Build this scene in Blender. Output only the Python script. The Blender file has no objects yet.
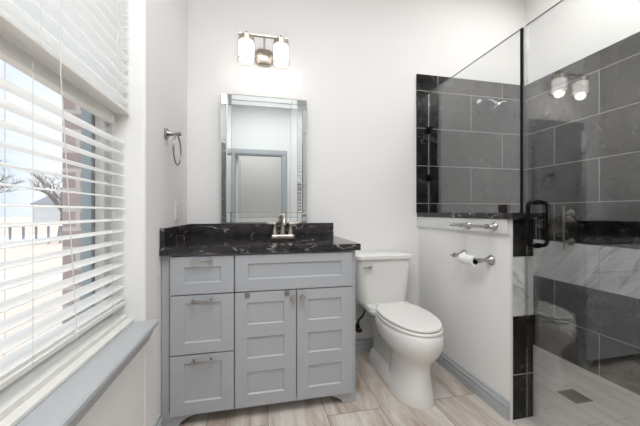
import bpy, bmesh, math, random
from mathutils import Vector, Matrix
random.seed(7)
SC = bpy.context.scene
COL = SC.collection
PI = math.pi

# ------------------------------------------------------------------ camera
cam_d = bpy.data.cameras.new('camera')
cam = bpy.data.objects.new('camera', cam_d)
COL.objects.link(cam)
cam_d.sensor_width = 36.0
cam_d.lens = 291.44 * 36.0 / 640.0
cam_d.shift_y = (212.53 - 213.0) / 640.0
cam_d.clip_start = 0.02
cam_d.clip_end = 400
cam.location = (0.4513, -2.0675, 1.0386)
cam.rotation_euler = (PI / 2, 0, -0.2116)
SC.camera = cam

# ------------------------------------------------------------------ world, lights, exposure
SC.view_settings.view_transform = 'Standard'
SC.view_settings.look = 'None'
SC.view_settings.gamma = 1.0
SC.view_settings.use_curve_mapping = False
SC.view_settings.exposure = 0.0
SC.cycles.use_denoising = True
SC.cycles.max_bounces = 14
SC.cycles.transparent_max_bounces = 16
SC.cycles.glossy_bounces = 8
SC.cycles.sample_clamp_indirect = 6.0
SC.cycles.caustics_reflective = False
SC.cycles.caustics_refractive = False

W = bpy.data.worlds.new('world')
SC.world = W
W.use_nodes = True
wn = W.node_tree.nodes; wl = W.node_tree.links
bg = wn['Background']
wtc = wn.new('ShaderNodeTexCoord')
wno = wn.new('ShaderNodeTexNoise'); wno.inputs['Scale'].default_value = 3.0; wno.inputs['Detail'].default_value = 4
wrp = wn.new('ShaderNodeValToRGB')
wrp.color_ramp.elements[0].position = 0.40; wrp.color_ramp.elements[0].color = (0.31, 0.37, 0.43, 1)
wrp.color_ramp.elements[1].position = 0.58; wrp.color_ramp.elements[1].color = (0.44, 0.46, 0.48, 1)
wl.new(wtc.outputs['Generated'], wno.inputs['Vector'])
wl.new(wno.outputs['Fac'], wrp.inputs['Fac'])
# overcast sky: brighter towards the zenith
wsp = wn.new('ShaderNodeSeparateXYZ'); wl.new(wtc.outputs['Generated'], wsp.inputs[0])
wmr = wn.new('ShaderNodeMapRange'); wmr.inputs[1].default_value = 0.30; wmr.inputs[2].default_value = 1.0; wmr.inputs[3].default_value = 1.0; wmr.inputs[4].default_value = 3.0
wl.new(wsp.outputs['Z'], wmr.inputs[0])
wvm = wn.new('ShaderNodeVectorMath'); wvm.operation = 'SCALE'; wl.new(wrp.outputs['Color'], wvm.inputs[0]); wl.new(wmr.outputs[0], wvm.inputs['Scale'])
wl.new(wvm.outputs[0], bg.inputs['Color'])
bg.inputs['Strength'].default_value = 2.4

def sun():
    l = bpy.data.lights.new('sun', 'SUN'); l.energy = 0.7; l.angle = 0.02; l.color = (1, 0.95, 0.88)
    o = bpy.data.objects.new('sun', l); COL.objects.link(o)
    d = Vector((-0.55, 0.45, -0.75))
    o.rotation_euler = d.to_track_quat('-Z', 'Y').to_euler(); o.location = (8, -8, 12)
sun()

def area(name, loc, size, energy, color=(1, 1, 1), rot=(0, 0, 0), sy=None):
    l = bpy.data.lights.new(name, 'AREA'); l.energy = energy; l.color = color
    l.shape = 'RECTANGLE'; l.size = size; l.size_y = sy or size
    o = bpy.data.objects.new(name, l); COL.objects.link(o)
    o.location = loc; o.rotation_euler = rot
    return o
area('room_fill_light', (0.62, -1.88, 2.885), 1.1, 39, (0.97, 0.985, 1.0), sy=1.3)  # added fill without a fixture, sets the brightness of the whole room
area('shower_fill_light', (2.23, -0.85, 2.885), 0.35, 13, (1, 0.98, 0.96))  # unseen fill put in to lift the pale tile band and shower floor
area('hall_fill_light', (0.5, -3.75, 2.885), 0.8, 14, (1, 0.98, 0.96), sy=0.5)  # added fill for the hall behind the doorway, no fixture seen

# ------------------------------------------------------------------ materials
def lin(c):
    return tuple(((v / 255) / 12.92 if v / 255 <= 0.04045 else ((v / 255 + 0.055) / 1.055) ** 2.4) for v in c) + (1,)

def mat(name, rgb, rough=0.5, metal=0.0, spec=0.5, bump=0.0, bscale=200.0, var=0.0, vscale=8.0, trans=0.0, coat=0.0):
    m = bpy.data.materials.new(name); m.use_nodes = True
    nt = m.node_tree; n = nt.nodes; l = nt.links
    b = n['Principled BSDF']
    b.inputs['Base Color'].default_value = lin(rgb)
    b.inputs['Roughness'].default_value = rough
    b.inputs['Metallic'].default_value = metal
    b.inputs['Specular IOR Level'].default_value = spec
    b.inputs['Coat Weight'].default_value = coat
    tc = n.new('ShaderNodeTexCoord')
    if bump > 0:
        no = n.new('ShaderNodeTexNoise'); no.inputs['Scale'].default_value = bscale
        bp = n.new('ShaderNodeBump'); bp.inputs['Strength'].default_value = bump; bp.inputs['Distance'].default_value = 0.002
        l.new(tc.outputs['Object'], no.inputs['Vector']); l.new(no.outputs['Fac'], bp.inputs['Height'])
        l.new(bp.outputs['Normal'], b.inputs['Normal'])
    if var > 0:
        no = n.new('ShaderNodeTexNoise'); no.inputs['Scale'].default_value = vscale; no.inputs['Detail'].default_value = 5
        mx = n.new('ShaderNodeMix'); mx.data_type = 'RGBA'
        c = lin(rgb)
        mx.inputs[6].default_value = tuple(v * (1 - var) for v in c[:3]) + (1,)
        mx.inputs[7].default_value = tuple(min(1, v * (1 + var)) for v in c[:3]) + (1,)
        l.new(tc.outputs['Object'], no.inputs['Vector']); l.new(no.outputs['Fac'], mx.inputs[0])
        l.new(mx.outputs[2], b.inputs['Base Color'])
    if trans > 0:
        t = n.new('ShaderNodeBsdfTranslucent'); t.inputs['Color'].default_value = lin(rgb)
        ms = n.new('ShaderNodeMixShader'); ms.inputs[0].default_value = trans
        l.new(b.outputs[0], ms.inputs[1]); l.new(t.outputs[0], ms.inputs[2])
        l.new(ms.outputs[0], n['Material Output'].inputs['Surface'])
    return m

def mat_glass(name, r0=0.05, tint=(1, 1, 1)):
    m = bpy.data.materials.new(name); m.use_nodes = True
    nt = m.node_tree; n = nt.nodes; l = nt.links
    n.remove(n['Principled BSDF'])
    tr = n.new('ShaderNodeBsdfTransparent'); tr.inputs['Color'].default_value = (*tint, 1)
    gl = n.new('ShaderNodeBsdfGlossy'); gl.inputs['Roughness'].default_value = 0.0
    ge = n.new('ShaderNodeNewGeometry')
    dt = n.new('ShaderNodeVectorMath'); dt.operation = 'DOT_PRODUCT'
    l.new(ge.outputs['Incoming'], dt.inputs[0]); l.new(ge.outputs['Normal'], dt.inputs[1])
    ab = n.new('ShaderNodeMath'); ab.operation = 'ABSOLUTE'; l.new(dt.outputs['Value'], ab.inputs[0])
    su = n.new('ShaderNodeMath'); su.operation = 'SUBTRACT'; su.inputs[0].default_value = 1; l.new(ab.outputs[0], su.inputs[1])
    pw = n.new('ShaderNodeMath'); pw.operation = 'POWER'; pw.inputs[1].default_value = 5; l.new(su.outputs[0], pw.inputs[0])
    ma = n.new('ShaderNodeMath'); ma.operation = 'MULTIPLY_ADD'; ma.inputs[1].default_value = 1 - r0; ma.inputs[2].default_value = r0
    l.new(pw.outputs[0], ma.inputs[0])
    ms = n.new('ShaderNodeMixShader')
    l.new(ma.outputs[0], ms.inputs[0]); l.new(tr.outputs[0], ms.inputs[1]); l.new(gl.outputs[0], ms.inputs[2])
    l.new(ms.outputs[0], n['Material Output'].inputs['Surface'])
    return m

def mat_emit(name, rgb, strength):
    m = bpy.data.materials.new(name); m.use_nodes = True
    b = m.node_tree.nodes['Principled BSDF']
    b.inputs['Base Color'].default_value = (*rgb, 1)
    b.inputs['Emission Color'].default_value = (*rgb, 1)
    b.inputs['Emission Strength'].default_value = strength
    return m

def marble_nodes(nt, vec, scale, base0, base1, vein, wscale=1.0, vpos=0.03, vamt=1.0):
    """dark/light mottled stone crossed by thin veins; returns colour socket"""
    n = nt.nodes; l = nt.links
    no = n.new('ShaderNodeTexNoise'); no.inputs['Scale'].default_value = 3.2 * scale; no.inputs['Detail'].default_value = 8; no.inputs['Roughness'].default_value = 0.65
    l.new(vec, no.inputs['Vector'])
    mx = n.new('ShaderNodeMix'); mx.data_type = 'RGBA'
    rp0 = n.new('ShaderNodeMapRange'); rp0.inputs[1].default_value = 0.4; rp0.inputs[2].default_value = 0.7
    l.new(no.outputs['Fac'], rp0.inputs[0]); l.new(rp0.outputs[0], mx.inputs[0])
    mx.inputs[6].default_value = lin(base0); mx.inputs[7].default_value = lin(base1)
    # veins : |noise-0.5| small
    n2 = n.new('ShaderNodeTexNoise'); n2.inputs['Scale'].default_value = 2.3 * scale * wscale; n2.inputs['Detail'].default_value = 6; n2.inputs['Distortion'].default_value = 0.5
    l.new(vec, n2.inputs['Vector'])
    s = n.new('ShaderNodeMath'); s.operation = 'SUBTRACT'; s.inputs[1].default_value = 0.5; l.new(n2.outputs['Fac'], s.inputs[0])
    a = n.new('ShaderNodeMath'); a.operation = 'ABSOLUTE'; l.new(s.outputs[0], a.inputs[0])
    mr = n.new('ShaderNodeMapRange'); mr.inputs[1].default_value = 0.0; mr.inputs[2].default_value = vpos; mr.inputs[3].default_value = 1; mr.inputs[4].default_value = 0
    l.new(a.outputs[0], mr.inputs[0])
    n3 = n.new('ShaderNodeTexNoise'); n3.inputs['Scale'].default_value = 4.1 * scale; n3.inputs['Detail'].default_value = 2
    l.new(vec, n3.inputs['Vector'])
    m3 = n.new('ShaderNodeMapRange'); m3.inputs[1].default_value = 0.42; m3.inputs[2].default_value = 0.62; m3.inputs[4].default_value = vamt
    l.new(n3.outputs['Fac'], m3.inputs[0])
    mu = n.new('ShaderNodeMath'); mu.operation = 'MULTIPLY'; l.new(mr.outputs[0], mu.inputs[0]); l.new(m3.outputs[0], mu.inputs[1])
    mv = n.new('ShaderNodeMix'); mv.data_type = 'RGBA'
    l.new(mu.outputs[0], mv.inputs[0]); l.new(mx.outputs[2], mv.inputs[6]); mv.inputs[7].default_value = lin(vein)
    return mv.outputs[2]

def mat_countertop():
    m = bpy.data.materials.new('black_marble_counter'); m.use_nodes = True
    nt = m.node_tree; n = nt.nodes; l = nt.links
    b = n['Principled BSDF']; b.inputs['Roughness'].default_value = 0.12
    tc = n.new('ShaderNodeTexCoord')
    mp = n.new('ShaderNodeMapping'); mp.inputs['Rotation'].default_value = (0.3, 0.4, 0.5); mp.inputs['Scale'].default_value = (0.55, 1.3, 1.6)
    l.new(tc.outputs['Object'], mp.inputs['Vector'])
    c = marble_nodes(nt, mp.outputs[0], 3.4, (16, 15, 18), (62, 57, 60), (200, 194, 190), vpos=0.016, vamt=0.9)
    l.new(c, b.inputs['Base Color'])
    return m

def mat_tile(name, axis, offx=0.0, light_band=True, force_light=False, bw=0.6, rh=0.293):
    """600 x 293 mm wall tiles in running bond, charcoal marble with one light band"""
    m = bpy.data.materials.new(name); m.use_nodes = True
    nt = m.node_tree; n = nt.nodes; l = nt.links
    b = n['Principled BSDF']; b.inputs['Roughness'].default_value = 0.13; b.inputs['Specular IOR Level'].default_value = 0.35
    tc = n.new('ShaderNodeTexCoord')
    sp = n.new('ShaderNodeSeparateXYZ'); l.new(tc.outputs['Object'], sp.inputs[0])
    u = n.new('ShaderNodeMath'); u.operation = 'ADD'; u.inputs[1].default_value = offx + 6.0
    l.new(sp.outputs[axis], u.inputs[0])
    z = n.new('ShaderNodeMath'); z.operation = 'ADD'; z.inputs[1].default_value = 0.5235 - 0.215 + 0.0575 + 0.012 - 0.0 
    z.inputs[1].default_value = (0.293 * 2 - 0.524)
    l.new(sp.outputs['Z'], z.inputs[0])
    cb = n.new('ShaderNodeCombineXYZ'); l.new(u.outputs[0], cb.inputs[0]); l.new(z.outputs[0], cb.inputs[1])
    br = n.new('ShaderNodeTexBrick'); br.offset = 0.5; br.squash = 1.0
    br.inputs['Scale'].default_value = 1.0; br.inputs['Brick Width'].default_value = bw; br.inputs['Row Height'].default_value = rh
    br.inputs['Mortar Size'].default_value = 0.0022; br.inputs['Mortar Smooth'].default_value = 0.1; br.inputs['Bias'].default_value = 0
    br.inputs['Color1'].default_value = (0, 0, 0, 1); br.inputs['Color2'].default_value = (1, 1, 1, 1); br.inputs['Mortar'].default_value = (0.5, 0.5, 0.5, 1)
    l.new(cb.outputs[0], br.inputs['Vector'])
    # every tile is cut from another part of the slab
    sc = n.new('ShaderNodeVectorMath'); sc.operation = 'SCALE'; sc.inputs['Scale'].default_value = 7.3
    l.new(br.outputs['Color'], sc.inputs[0])
    ad = n.new('ShaderNodeVectorMath'); ad.operation = 'ADD'; l.new(tc.outputs['Object'], ad.inputs[0]); l.new(sc.outputs[0], ad.inputs[1])
    dark = marble_nodes(nt, ad.outputs[0], 1.7, (16, 15, 16), (46, 42, 42), (130, 124, 120), vpos=0.006, vamt=0.6)
    # light marble, broad diagonal veins
    mp = n.new('ShaderNodeMapping'); mp.vector_type = 'TEXTURE'; mp.inputs['Rotation'].default_value = (-0.85, 0.85 if axis == 'X' else 0.0, 0.0); mp.inputs['Scale'].default_value = (1.2, 1.8, 0.28)
    l.new(ad.outputs[0], mp.inputs['Vector'])
    light = marble_nodes(nt, mp.outputs[0], 1.1, (205, 205, 204), (242, 242, 240), (150, 152, 154), vpos=0.03, vamt=0.9)
    g1 = n.new('ShaderNodeMath'); g1.operation = 'GREATER_THAN'; g1.inputs[1].default_value = 0.524; l.new(sp.outputs['Z'], g1.inputs[0])
    g2 = n.new('ShaderNodeMath'); g2.operation = 'LESS_THAN'; g2.inputs[1].default_value = 0.817; l.new(sp.outputs['Z'], g2.inputs[0])
    gm = n.new('ShaderNodeMath'); gm.operation = 'MULTIPLY'; l.new(g1.outputs[0], gm.inputs[0]); l.new(g2.outputs[0], gm.inputs[1])
    mb = n.new('ShaderNodeMix'); mb.data_type = 'RGBA'
    l.new(gm.outputs[0], mb.inputs[0]); l.new(dark, mb.inputs[6]); l.new(light, mb.inputs[7])
    mg = n.new('ShaderNodeMix'); mg.data_type = 'RGBA'
    l.new(br.outputs['Fac'], mg.inputs[0]); l.new(mb.outputs[2], mg.inputs[6]); mg.inputs[7].default_value = lin((176, 172, 168))
    l.new(mg.outputs[2], b.inputs['Base Color'])
    rr = n.new('ShaderNodeMapRange'); rr.inputs[3].default_value = 0.13; rr.inputs[4].default_value = 0.8
    l.new(br.outputs['Fac'], rr.inputs[0]); l.new(rr.outputs[0], b.inputs['Roughness'])
    bp = n.new('ShaderNodeBump'); bp.inputs['Strength'].default_value = 0.4; bp.inputs['Distance'].default_value = 0.001; bp.invert = True
    l.new(br.outputs['Fac'], bp.inputs['Height']); l.new(bp.outputs['Normal'], b.inputs['Normal'])
    return m

def mat_floor(name, c0, c1, c2, grout, bw, rh, ox, oy, rough=0.35, streak=1.0):
    """wood-look porcelain planks, long side along Y"""
    m = bpy.data.materials.new(name); m.use_nodes = True
    nt = m.node_tree; n = nt.nodes; l = nt.links
    b = n['Principled BSDF']; b.inputs['Roughness'].default_value = rough
    tc = n.new('ShaderNodeTexCoord')
    sp = n.new('ShaderNodeSeparateXYZ'); l.new(tc.outputs['Object'], sp.inputs[0])
    a1 = n.new('ShaderNodeMath'); a1.operation = 'ADD'; a1.inputs[1].default_value = oy; l.new(sp.outputs['Y'], a1.inputs[0])
    a2 = n.new('ShaderNodeMath'); a2.operation = 'ADD'; a2.inputs[1].default_value = ox; l.new(sp.outputs['X'], a2.inputs[0])
    cb = n.new('ShaderNodeCombineXYZ'); l.new(a1.outputs[0], cb.inputs[0]); l.new(a2.outputs[0], cb.inputs[1])
    br = n.new('ShaderNodeTexBrick'); br.offset = 0.5
    br.inputs['Scale'].default_value = 1; br.inputs['Brick Width'].default_value = bw; br.inputs['Row Height'].default_value = rh
    br.inputs['Mortar Size'].default_value = 0.0022; br.inputs['Mortar Smooth'].default_value = 0.2
    br.inputs['Color1'].default_value = (0, 0, 0, 1); br.inputs['Color2'].default_value = (1, 1, 1, 1)
    l.new(cb.outputs[0], br.inputs['Vector'])
    sc = n.new('ShaderNodeVectorMath'); sc.operation = 'SCALE'; sc.inputs['Scale'].default_value = 5.1; l.new(br.outputs['Color'], sc.inputs[0])
    ad = n.new('ShaderNodeVectorMath'); ad.operation = 'ADD'; l.new(tc.outputs['Object'], ad.inputs[0]); l.new(sc.outputs[0], ad.inputs[1])
    mp = n.new('ShaderNodeMapping'); mp.inputs['Scale'].default_value = (7, 1.3, 1); l.new(ad.outputs[0], mp.inputs['Vector'])
    n1 = n.new('ShaderNodeTexNoise'); n1.inputs['Scale'].default_value = 1.3; n1.inputs['Detail'].default_value = 8; n1.inputs['Distortion'].default_value = 1.2
    l.new(mp.outputs[0], n1.inputs['Vector'])
    rp = n.new('ShaderNodeValToRGB'); e = rp.color_ramp.elements
    e[0].position = 0.30; e[0].color = lin(c2); e[1].position = 0.62; e[1].color = lin(c0)
    k = rp.color_ramp.elements.new(0.47); k.color = lin(c1)
    l.new(n1.outputs['Fac'], rp.inputs['Fac'])
    mp2 = n.new('ShaderNodeMapping'); mp2.inputs['Scale'].default_value = (40, 5, 1); l.new(ad.outputs[0], mp2.inputs['Vector'])
    n2 = n.new('ShaderNodeTexNoise'); n2.inputs['Scale'].default_value = 2.0; n2.inputs['Detail'].default_value = 4; l.new(mp2.outputs[0], n2.inputs['Vector'])
    mr = n.new('ShaderNodeMapRange'); mr.inputs[1].default_value = 0.3; mr.inputs[2].default_value = 0.7; mr.inputs[3].default_value = 1 - 0.12 * streak; mr.inputs[4].default_value = 1 + 0.06 * streak
    l.new(n2.outputs['Fac'], mr.inputs[0])
    ml = n.new('ShaderNodeVectorMath'); ml.operation = 'SCALE'; l.new(rp.outputs['Color'], ml.inputs[0]); l.new(mr.outputs[0], ml.inputs['Scale'])
    mg = n.new('ShaderNodeMix'); mg.data_type = 'RGBA'
    l.new(br.outputs['Fac'], mg.inputs[0]); l.new(ml.outputs[0], mg.inputs[6]); mg.inputs[7].default_value = lin(grout)
    l.new(mg.outputs[2], b.inputs['Base Color'])
    return m

def mat_brick():
    m = bpy.data.materials.new('brown_brick'); m.use_nodes = True
    nt = m.node_tree; n = nt.nodes; l = nt.links
    b = n['Principled BSDF']; b.inputs['Roughness'].default_value = 0.9
    tc = n.new('ShaderNodeTexCoord')
    sp = n.new('ShaderNodeSeparateXYZ'); l.new(tc.outputs['Object'], sp.inputs[0])
    a = n.new('ShaderNodeMath'); a.operation = 'ADD'; l.new(sp.outputs['X'], a.inputs[0]); l.new(sp.outputs['Y'], a.inputs[1])
    cb = n.new('ShaderNodeCombineXYZ'); l.new(a.outputs[0], cb.inputs[0]); l.new(sp.outputs['Z'], cb.inputs[1])
    br = n.new('ShaderNodeTexBrick'); br.inputs['Scale'].default_value = 1
    br.inputs['Brick Width'].default_value = 0.2; br.inputs['Row Height'].default_value = 0.075; br.inputs['Mortar Size'].default_value = 0.008
    br.inputs['Color1'].default_value = lin((196, 178, 176)); br.inputs['Color2'].default_value = lin((172, 154, 154)); br.inputs['Mortar'].default_value = lin((215, 208, 205))
    l.new(cb.outputs[0], br.inputs['Vector']); l.new(br.outputs['Color'], b.inputs['Base Color'])
    return m

M = {}
M['wall'] = mat('painted_white_wall', (236, 235, 234), 0.75, bump=0.12, bscale=55)
M['ceiling'] = mat('ceiling_paint', (236, 235, 233), 0.85)
M['trim_white'] = mat('white_trim_paint', (216, 216, 215), 0.45)
M['grey_paint'] = mat('cool_grey_cabinet_paint', (175, 178, 182), 0.42)
M['grey_trim'] = mat('cool_grey_trim_paint', (177, 180, 183), 0.38)
M['dark_gap'] = mat('cabinet_shadow_interior', (70, 72, 75), 0.8)
M['counter'] = mat_countertop()
M['ceramic'] = mat('white_vitreous_china', (232, 231, 228), 0.12, coat=0.3)
M['seat'] = mat('white_seat_plastic', (236, 234, 230), 0.22)
M['nickel'] = mat('brushed_nickel', (178, 175, 171), 0.28, 1.0, bump=0.03, bscale=400)
M['warm_nickel'] = mat('warm_nickel', (182, 174, 163), 0.3, 1.0)
M['chrome'] = mat('polished_chrome', (220, 220, 222), 0.08, 1.0)
M['pewter'] = mat('dark_pewter', (150, 148, 148), 0.3, 1.0)
M['black'] = mat('matte_black_metal', (4, 4, 5), 0.35, 0.0, spec=0.15)
M['iron'] = mat('dark_grey_metal', (70, 68, 68), 0.35, 0.8)
M['bronze'] = mat('dark_bronze', (52, 44, 42), 0.35, 0.7)
M['mirror'] = mat('mirror_silver', (208, 213, 213), 0.005, 1.0)
M['glass'] = mat_glass('clear_shower_glass', 0.15, (0.985, 0.995, 0.99))
M['glass_edge'] = mat('pale_glass_edge', (150, 158, 156), 0.3)
M['seal'] = mat_glass('clear_vinyl_seal', 0.16, (0.9, 0.93, 0.92))
M['win_glass'] = mat_glass('window_glass', 0.03)
M['clear'] = mat_glass('clear_shade_glass', 0.06)
M['frosted'] = mat_emit('lit_frosted_glass', (1.0, 0.965, 0.91), 1.7)
M['blind'] = mat('white_blind_slat', (252, 252, 251), 0.45, trans=0.55)
M['rail'] = mat('white_blind_rail', (232, 230, 225), 0.45)
M['cord'] = mat('white_cord', (225, 225, 222), 0.8)
M['vinyl'] = mat('white_window_vinyl', (228, 227, 222), 0.4)
M['teal'] = mat('blue_grey_flashing', (150, 168, 174), 0.5)
M['brick'] = mat_brick()
M['plastic'] = mat('white_outlet_plastic', (232, 231, 228), 0.35)
M['slot'] = mat('dark_slot', (60, 58, 56), 0.6)
M['paper'] = mat('tissue_paper', (240, 240, 238), 0.95, bump=0.2, bscale=120)
M['cardboard'] = mat('cardboard_core', (30, 26, 22), 0.9)
M['hose'] = mat('black_braided_hose', (38, 38, 40), 0.45, 0.4, bump=0.5, bscale=500)
M['tile_back'] = mat_tile('charcoal_marble_tile_back', 'X', offx=-1.846)
M['tile_right'] = mat_tile('charcoal_marble_tile_right', 'Y', offx=0.26)
M['tile_end'] = mat_tile('charcoal_marble_tile_pillar', 'X', offx=-1.545)
M['floor'] = mat_floor('wood_look_plank_tile', (218, 211, 202), (196, 184, 173), (160, 137, 120), (138, 126, 118), 1.2, 0.2965, 6 * 0.2965 - 1.0965 + 0.0 , 6.62)
M['shower_floor'] = mat_floor('grey_shower_floor_tile', (214, 211, 207), (204, 200, 197), (192, 188, 185), (165, 161, 158), 0.3, 0.10, 0.0, 6.0, rough=0.4, streak=0.4)
M['threshold'] = mat('stone_threshold', (200, 196, 190), 0.35, var=0.08)
M['lawn'] = mat('dry_winter_lawn', (200, 184, 170), 0.95, var=0.12, vscale=1.2)
M['concrete'] = mat('pale_concrete_street', (214, 210, 205), 0.9, var=0.05)
M['bark'] = mat('bare_tree_bark', (120, 108, 102), 0.9)
M['fence_white'] = mat('white_fence_paint', (228, 228, 228), 0.6)
M['fence_dark'] = mat('dark_fence_paint', (132, 136, 142), 0.6)
M['roof'] = mat('grey_roof', (130, 130, 134), 0.9)
M['siding'] = mat('pale_siding', (200, 204, 208), 0.85)
M['door_white'] = mat('white_door_paint', (222, 222, 220), 0.4)

# ------------------------------------------------------------------ helpers
def obj(name, bm, m, parent=None, smooth=False, label=None):
    me = bpy.data.meshes.new(name)
    bmesh.ops.recalc_face_normals(bm, faces=bm.faces[:])
    bm.to_mesh(me); bm.free()
    o = bpy.data.objects.new(name, me); COL.objects.link(o)
    for mm in (m if isinstance(m, (list, tuple)) else [m]):
        me.materials.append(mm)
    if smooth:
        for p in me.polygons: p.use_smooth = True
        try: me.set_sharp_from_angle(angle=math.radians(38))
        except Exception: pass
    if parent is not None:
        o.parent = parent
        o.matrix_parent_inverse = Matrix.Identity(4)
        pm = parent_world(parent)
        o.location = -pm
    if label: o['label'] = label
    return o

def parent_world(p):
    v = Vector((0, 0, 0))
    while p is not None:
        v += p.location; p = p.parent
    return v

def thing(name, label, cat, loc=(0, 0, 0), group=None):
    o = bpy.data.objects.new(name, None); COL.objects.link(o)
    o.empty_display_size = 0.05; o.location = loc
    o['label'] = label; o['category'] = cat
    if group: o['group'] = group
    return o

def tag(o, label, cat, group=None, kind=None):
    o['label'] = label; o['category'] = cat
    if group: o['group'] = group
    if kind: o['kind'] = kind
    return o

def struct(name, bm, m, label=None, parent=None, smooth=False):
    o = obj(name, bm, m, parent, smooth)
    if parent is None:
        o['kind'] = 'structure'
        o['label'] = label; o['category'] = name.split('_')[0]
    return o

def box(bm, x0, x1, y0, y1, z0, z1, bev=0.0, seg=2, mi=0):
    vs = [bm.verts.new((x, y, z)) for x in (x0, x1) for y in (y0, y1) for z in (z0, z1)]
    idx = [(0, 1, 3, 2), (4, 6, 7, 5), (0, 4, 5, 1), (2, 3, 7, 6), (0, 2, 6, 4), (1, 5, 7, 3)]
    fs = [bm.faces.new([vs[i] for i in f]) for f in idx]
    for f in fs: f.material_index = mi
    if bev > 0:
        es = list({e for f in fs for e in f.edges})
        r = bmesh.ops.bevel(bm, geom=es, offset=bev, segments=seg, profile=0.5, affect='EDGES')
    return fs

def prism(bm, pts, axis, a0, a1, mi=0):
    """extrude a 2-D polygon; axis 'x': pts=(y,z); 'y': pts=(x,z); 'z': pts=(x,y)"""
    def mk(p, a):
        return {'x': (a, p[0], p[1]), 'y': (p[0], a, p[1]), 'z': (p[0], p[1], a)}[axis]
    A = [bm.verts.new(mk(p, a0)) for p in pts]; B = [bm.verts.new(mk(p, a1)) for p in pts]
    n = len(pts)
    fs = [bm.faces.new(A), bm.faces.new(B[::-1])]
    for i in range(n):
        fs.append(bm.faces.new((A[i], B[i], B[(i + 1) % n], A[(i + 1) % n])))
    for f in fs: f.material_index = mi

def frame_dir(d):
    d = Vector(d).normalized()
    up = Vector((0, 0, 1)) if abs(d.z) < 0.9 else Vector((1, 0, 0))
    a = d.cross(up).normalized(); b = a.cross(d).normalized()
    return a, b

def tube(bm, pts, r, seg=14, closed=False, cap=True, mi=0):
    pts = [Vector(p) for p in pts]; n = len(pts)
    rs = r if isinstance(r, (list, tuple)) else [r] * n
    rings = []; pa = None
    for i, p in enumerate(pts):
        if closed: d = pts[(i + 1) % n] - pts[i - 1]
        else: d = pts[min(i + 1, n - 1)] - pts[max(i - 1, 0)]
        d.normalize()
        if pa is None: a, b = frame_dir(d)
        else:
            a = (pa - d * pa.dot(d))
            a = a.normalized() if a.length > 1e-6 else frame_dir(d)[0]
            b = a.cross(d).normalized()
        pa = a
        rings.append([bm.verts.new(p + (a * math.cos(t) + b * math.sin(t)) * rs[i]) for t in [2 * PI * k / seg for k in range(seg)]])
    m = n if closed else n - 1
    for i in range(m):
        A = rings[i]; B = rings[(i + 1) % n]
        for k in range(seg):
            f = bm.faces.new((A[k], A[(k + 1) % seg], B[(k + 1) % seg], B[k])); f.material_index = mi
    if cap and not closed:
        for R in (rings[0], rings[-1]):
            f = bm.faces.new(R); f.material_index = mi

def lathe(bm, prof, origin, axis, seg=24, mi=0, cap=True):
    """prof: list of (radius, distance along axis)"""
    o = Vector(origin); d = Vector(axis).normalized(); a, b = frame_dir(d)
    rings = []
    for r, t in prof:
        rings.append([bm.verts.new(o + d * t + (a * math.cos(q) + b * math.sin(q)) * max(r, 1e-4)) for q in [2 * PI * k / seg for k in range(seg)]])
    for A, B in zip(rings[:-1], rings[1:]):
        for k in range(seg):
            f = bm.faces.new((A[k], A[(k + 1) % seg], B[(k + 1) % seg], B[k])); f.material_index = mi
    if cap:
        for R in (rings[0], rings[-1]):
            f = bm.faces.new(R); f.material_index = mi

def loft(bm, loops, cap0=True, cap1=True, mi=0):
    R = [[bm.verts.new(p) for p in L] for L in loops]
    n = len(R[0])
    for A, B in zip(R[:-1], R[1:]):
        for k in range(n):
            f = bm.faces.new((A[k], A[(k + 1) % n], B[(k + 1) % n], B[k])); f.material_index = mi
    if cap0: bm.faces.new(R[0][::-1]).material_index = mi
    if cap1: bm.faces.new(R[-1]).material_index = mi

def rrect(x0, x1, y0, y1, r, z, seg=5):
    pts = []
    for cx, cy, a in ((x1 - r, y1 - r, 0), (x0 + r, y1 - r, PI / 2), (x0 + r, y0 + r, PI), (x1 - r, y0 + r, 3 * PI / 2)):
        for k in range(seg + 1):
            t = a + PI / 2 * k / seg
            pts.append((cx + r * math.cos(t), cy + r * math.sin(t), z))
    return pts

def copy_tree(o, parent=None):
    c = o.copy(); COL.objects.link(c)
    if parent is not None: c.parent = parent
    for ch in list(o.children): copy_tree(ch, c)
    return c

# ================================================================== STRUCTURE
H = 2.9
YF = -3.1           # wall behind the camera
GX = 1.763          # shower glass plane (centre of the pane 10 mm)
HWX0, HWX1, HWY = 1.684, 1.803, -0.855
RX = 2.677
SHE = -1.62         # shower end wall
WY0, WY1, WZ0, WZ1 = -2.05, -0.746, 0.58, 2.46
WT = 0.17

bm = bmesh.new()
box(bm, -0.1, RX + 0.1, YF - 1.6, 0.15, -0.15, 0)
struct('floor', bm, M['floor'], 'wood-look plank tile floor of the bathroom')
# the shower floor lies lower: cut out by building the floor from pieces
bpy.data.objects.remove(bpy.data.objects['floor'], do_unlink=True)
bm = bmesh.new()
box(bm, -WT, HWX1 - 0.02, YF - 1.6, 0.15, -0.15, 0)
box(bm, HWX1 - 0.02, RX + 0.15, YF - 0.12, SHE - 0.05, -0.15, 0)
struct('floor', bm, M['floor'], 'pale wood-look plank tile floor')
bm = bmesh.new(); box(bm, HWX1 - 0.019, RX + 0.14, SHE - 0.049, 0.14, -0.15, -0.05)
struct('floor_shower', bm, M['shower_floor'], 'light grey tiled shower floor behind the glass')

bm = bmesh.new()
box(bm, -WT, RX + 0.15, YF - 1.6, 0.15, H, H + 0.1)
struct('ceiling', bm, M['ceiling'], 'flat white ceiling')

bm = bmesh.new(); box(bm, -WT, RX + 0.15, 0, 0.15, -0.05, H)
struct('wall_back', bm, M['wall'], 'white back wall behind the vanity and toilet')

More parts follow.
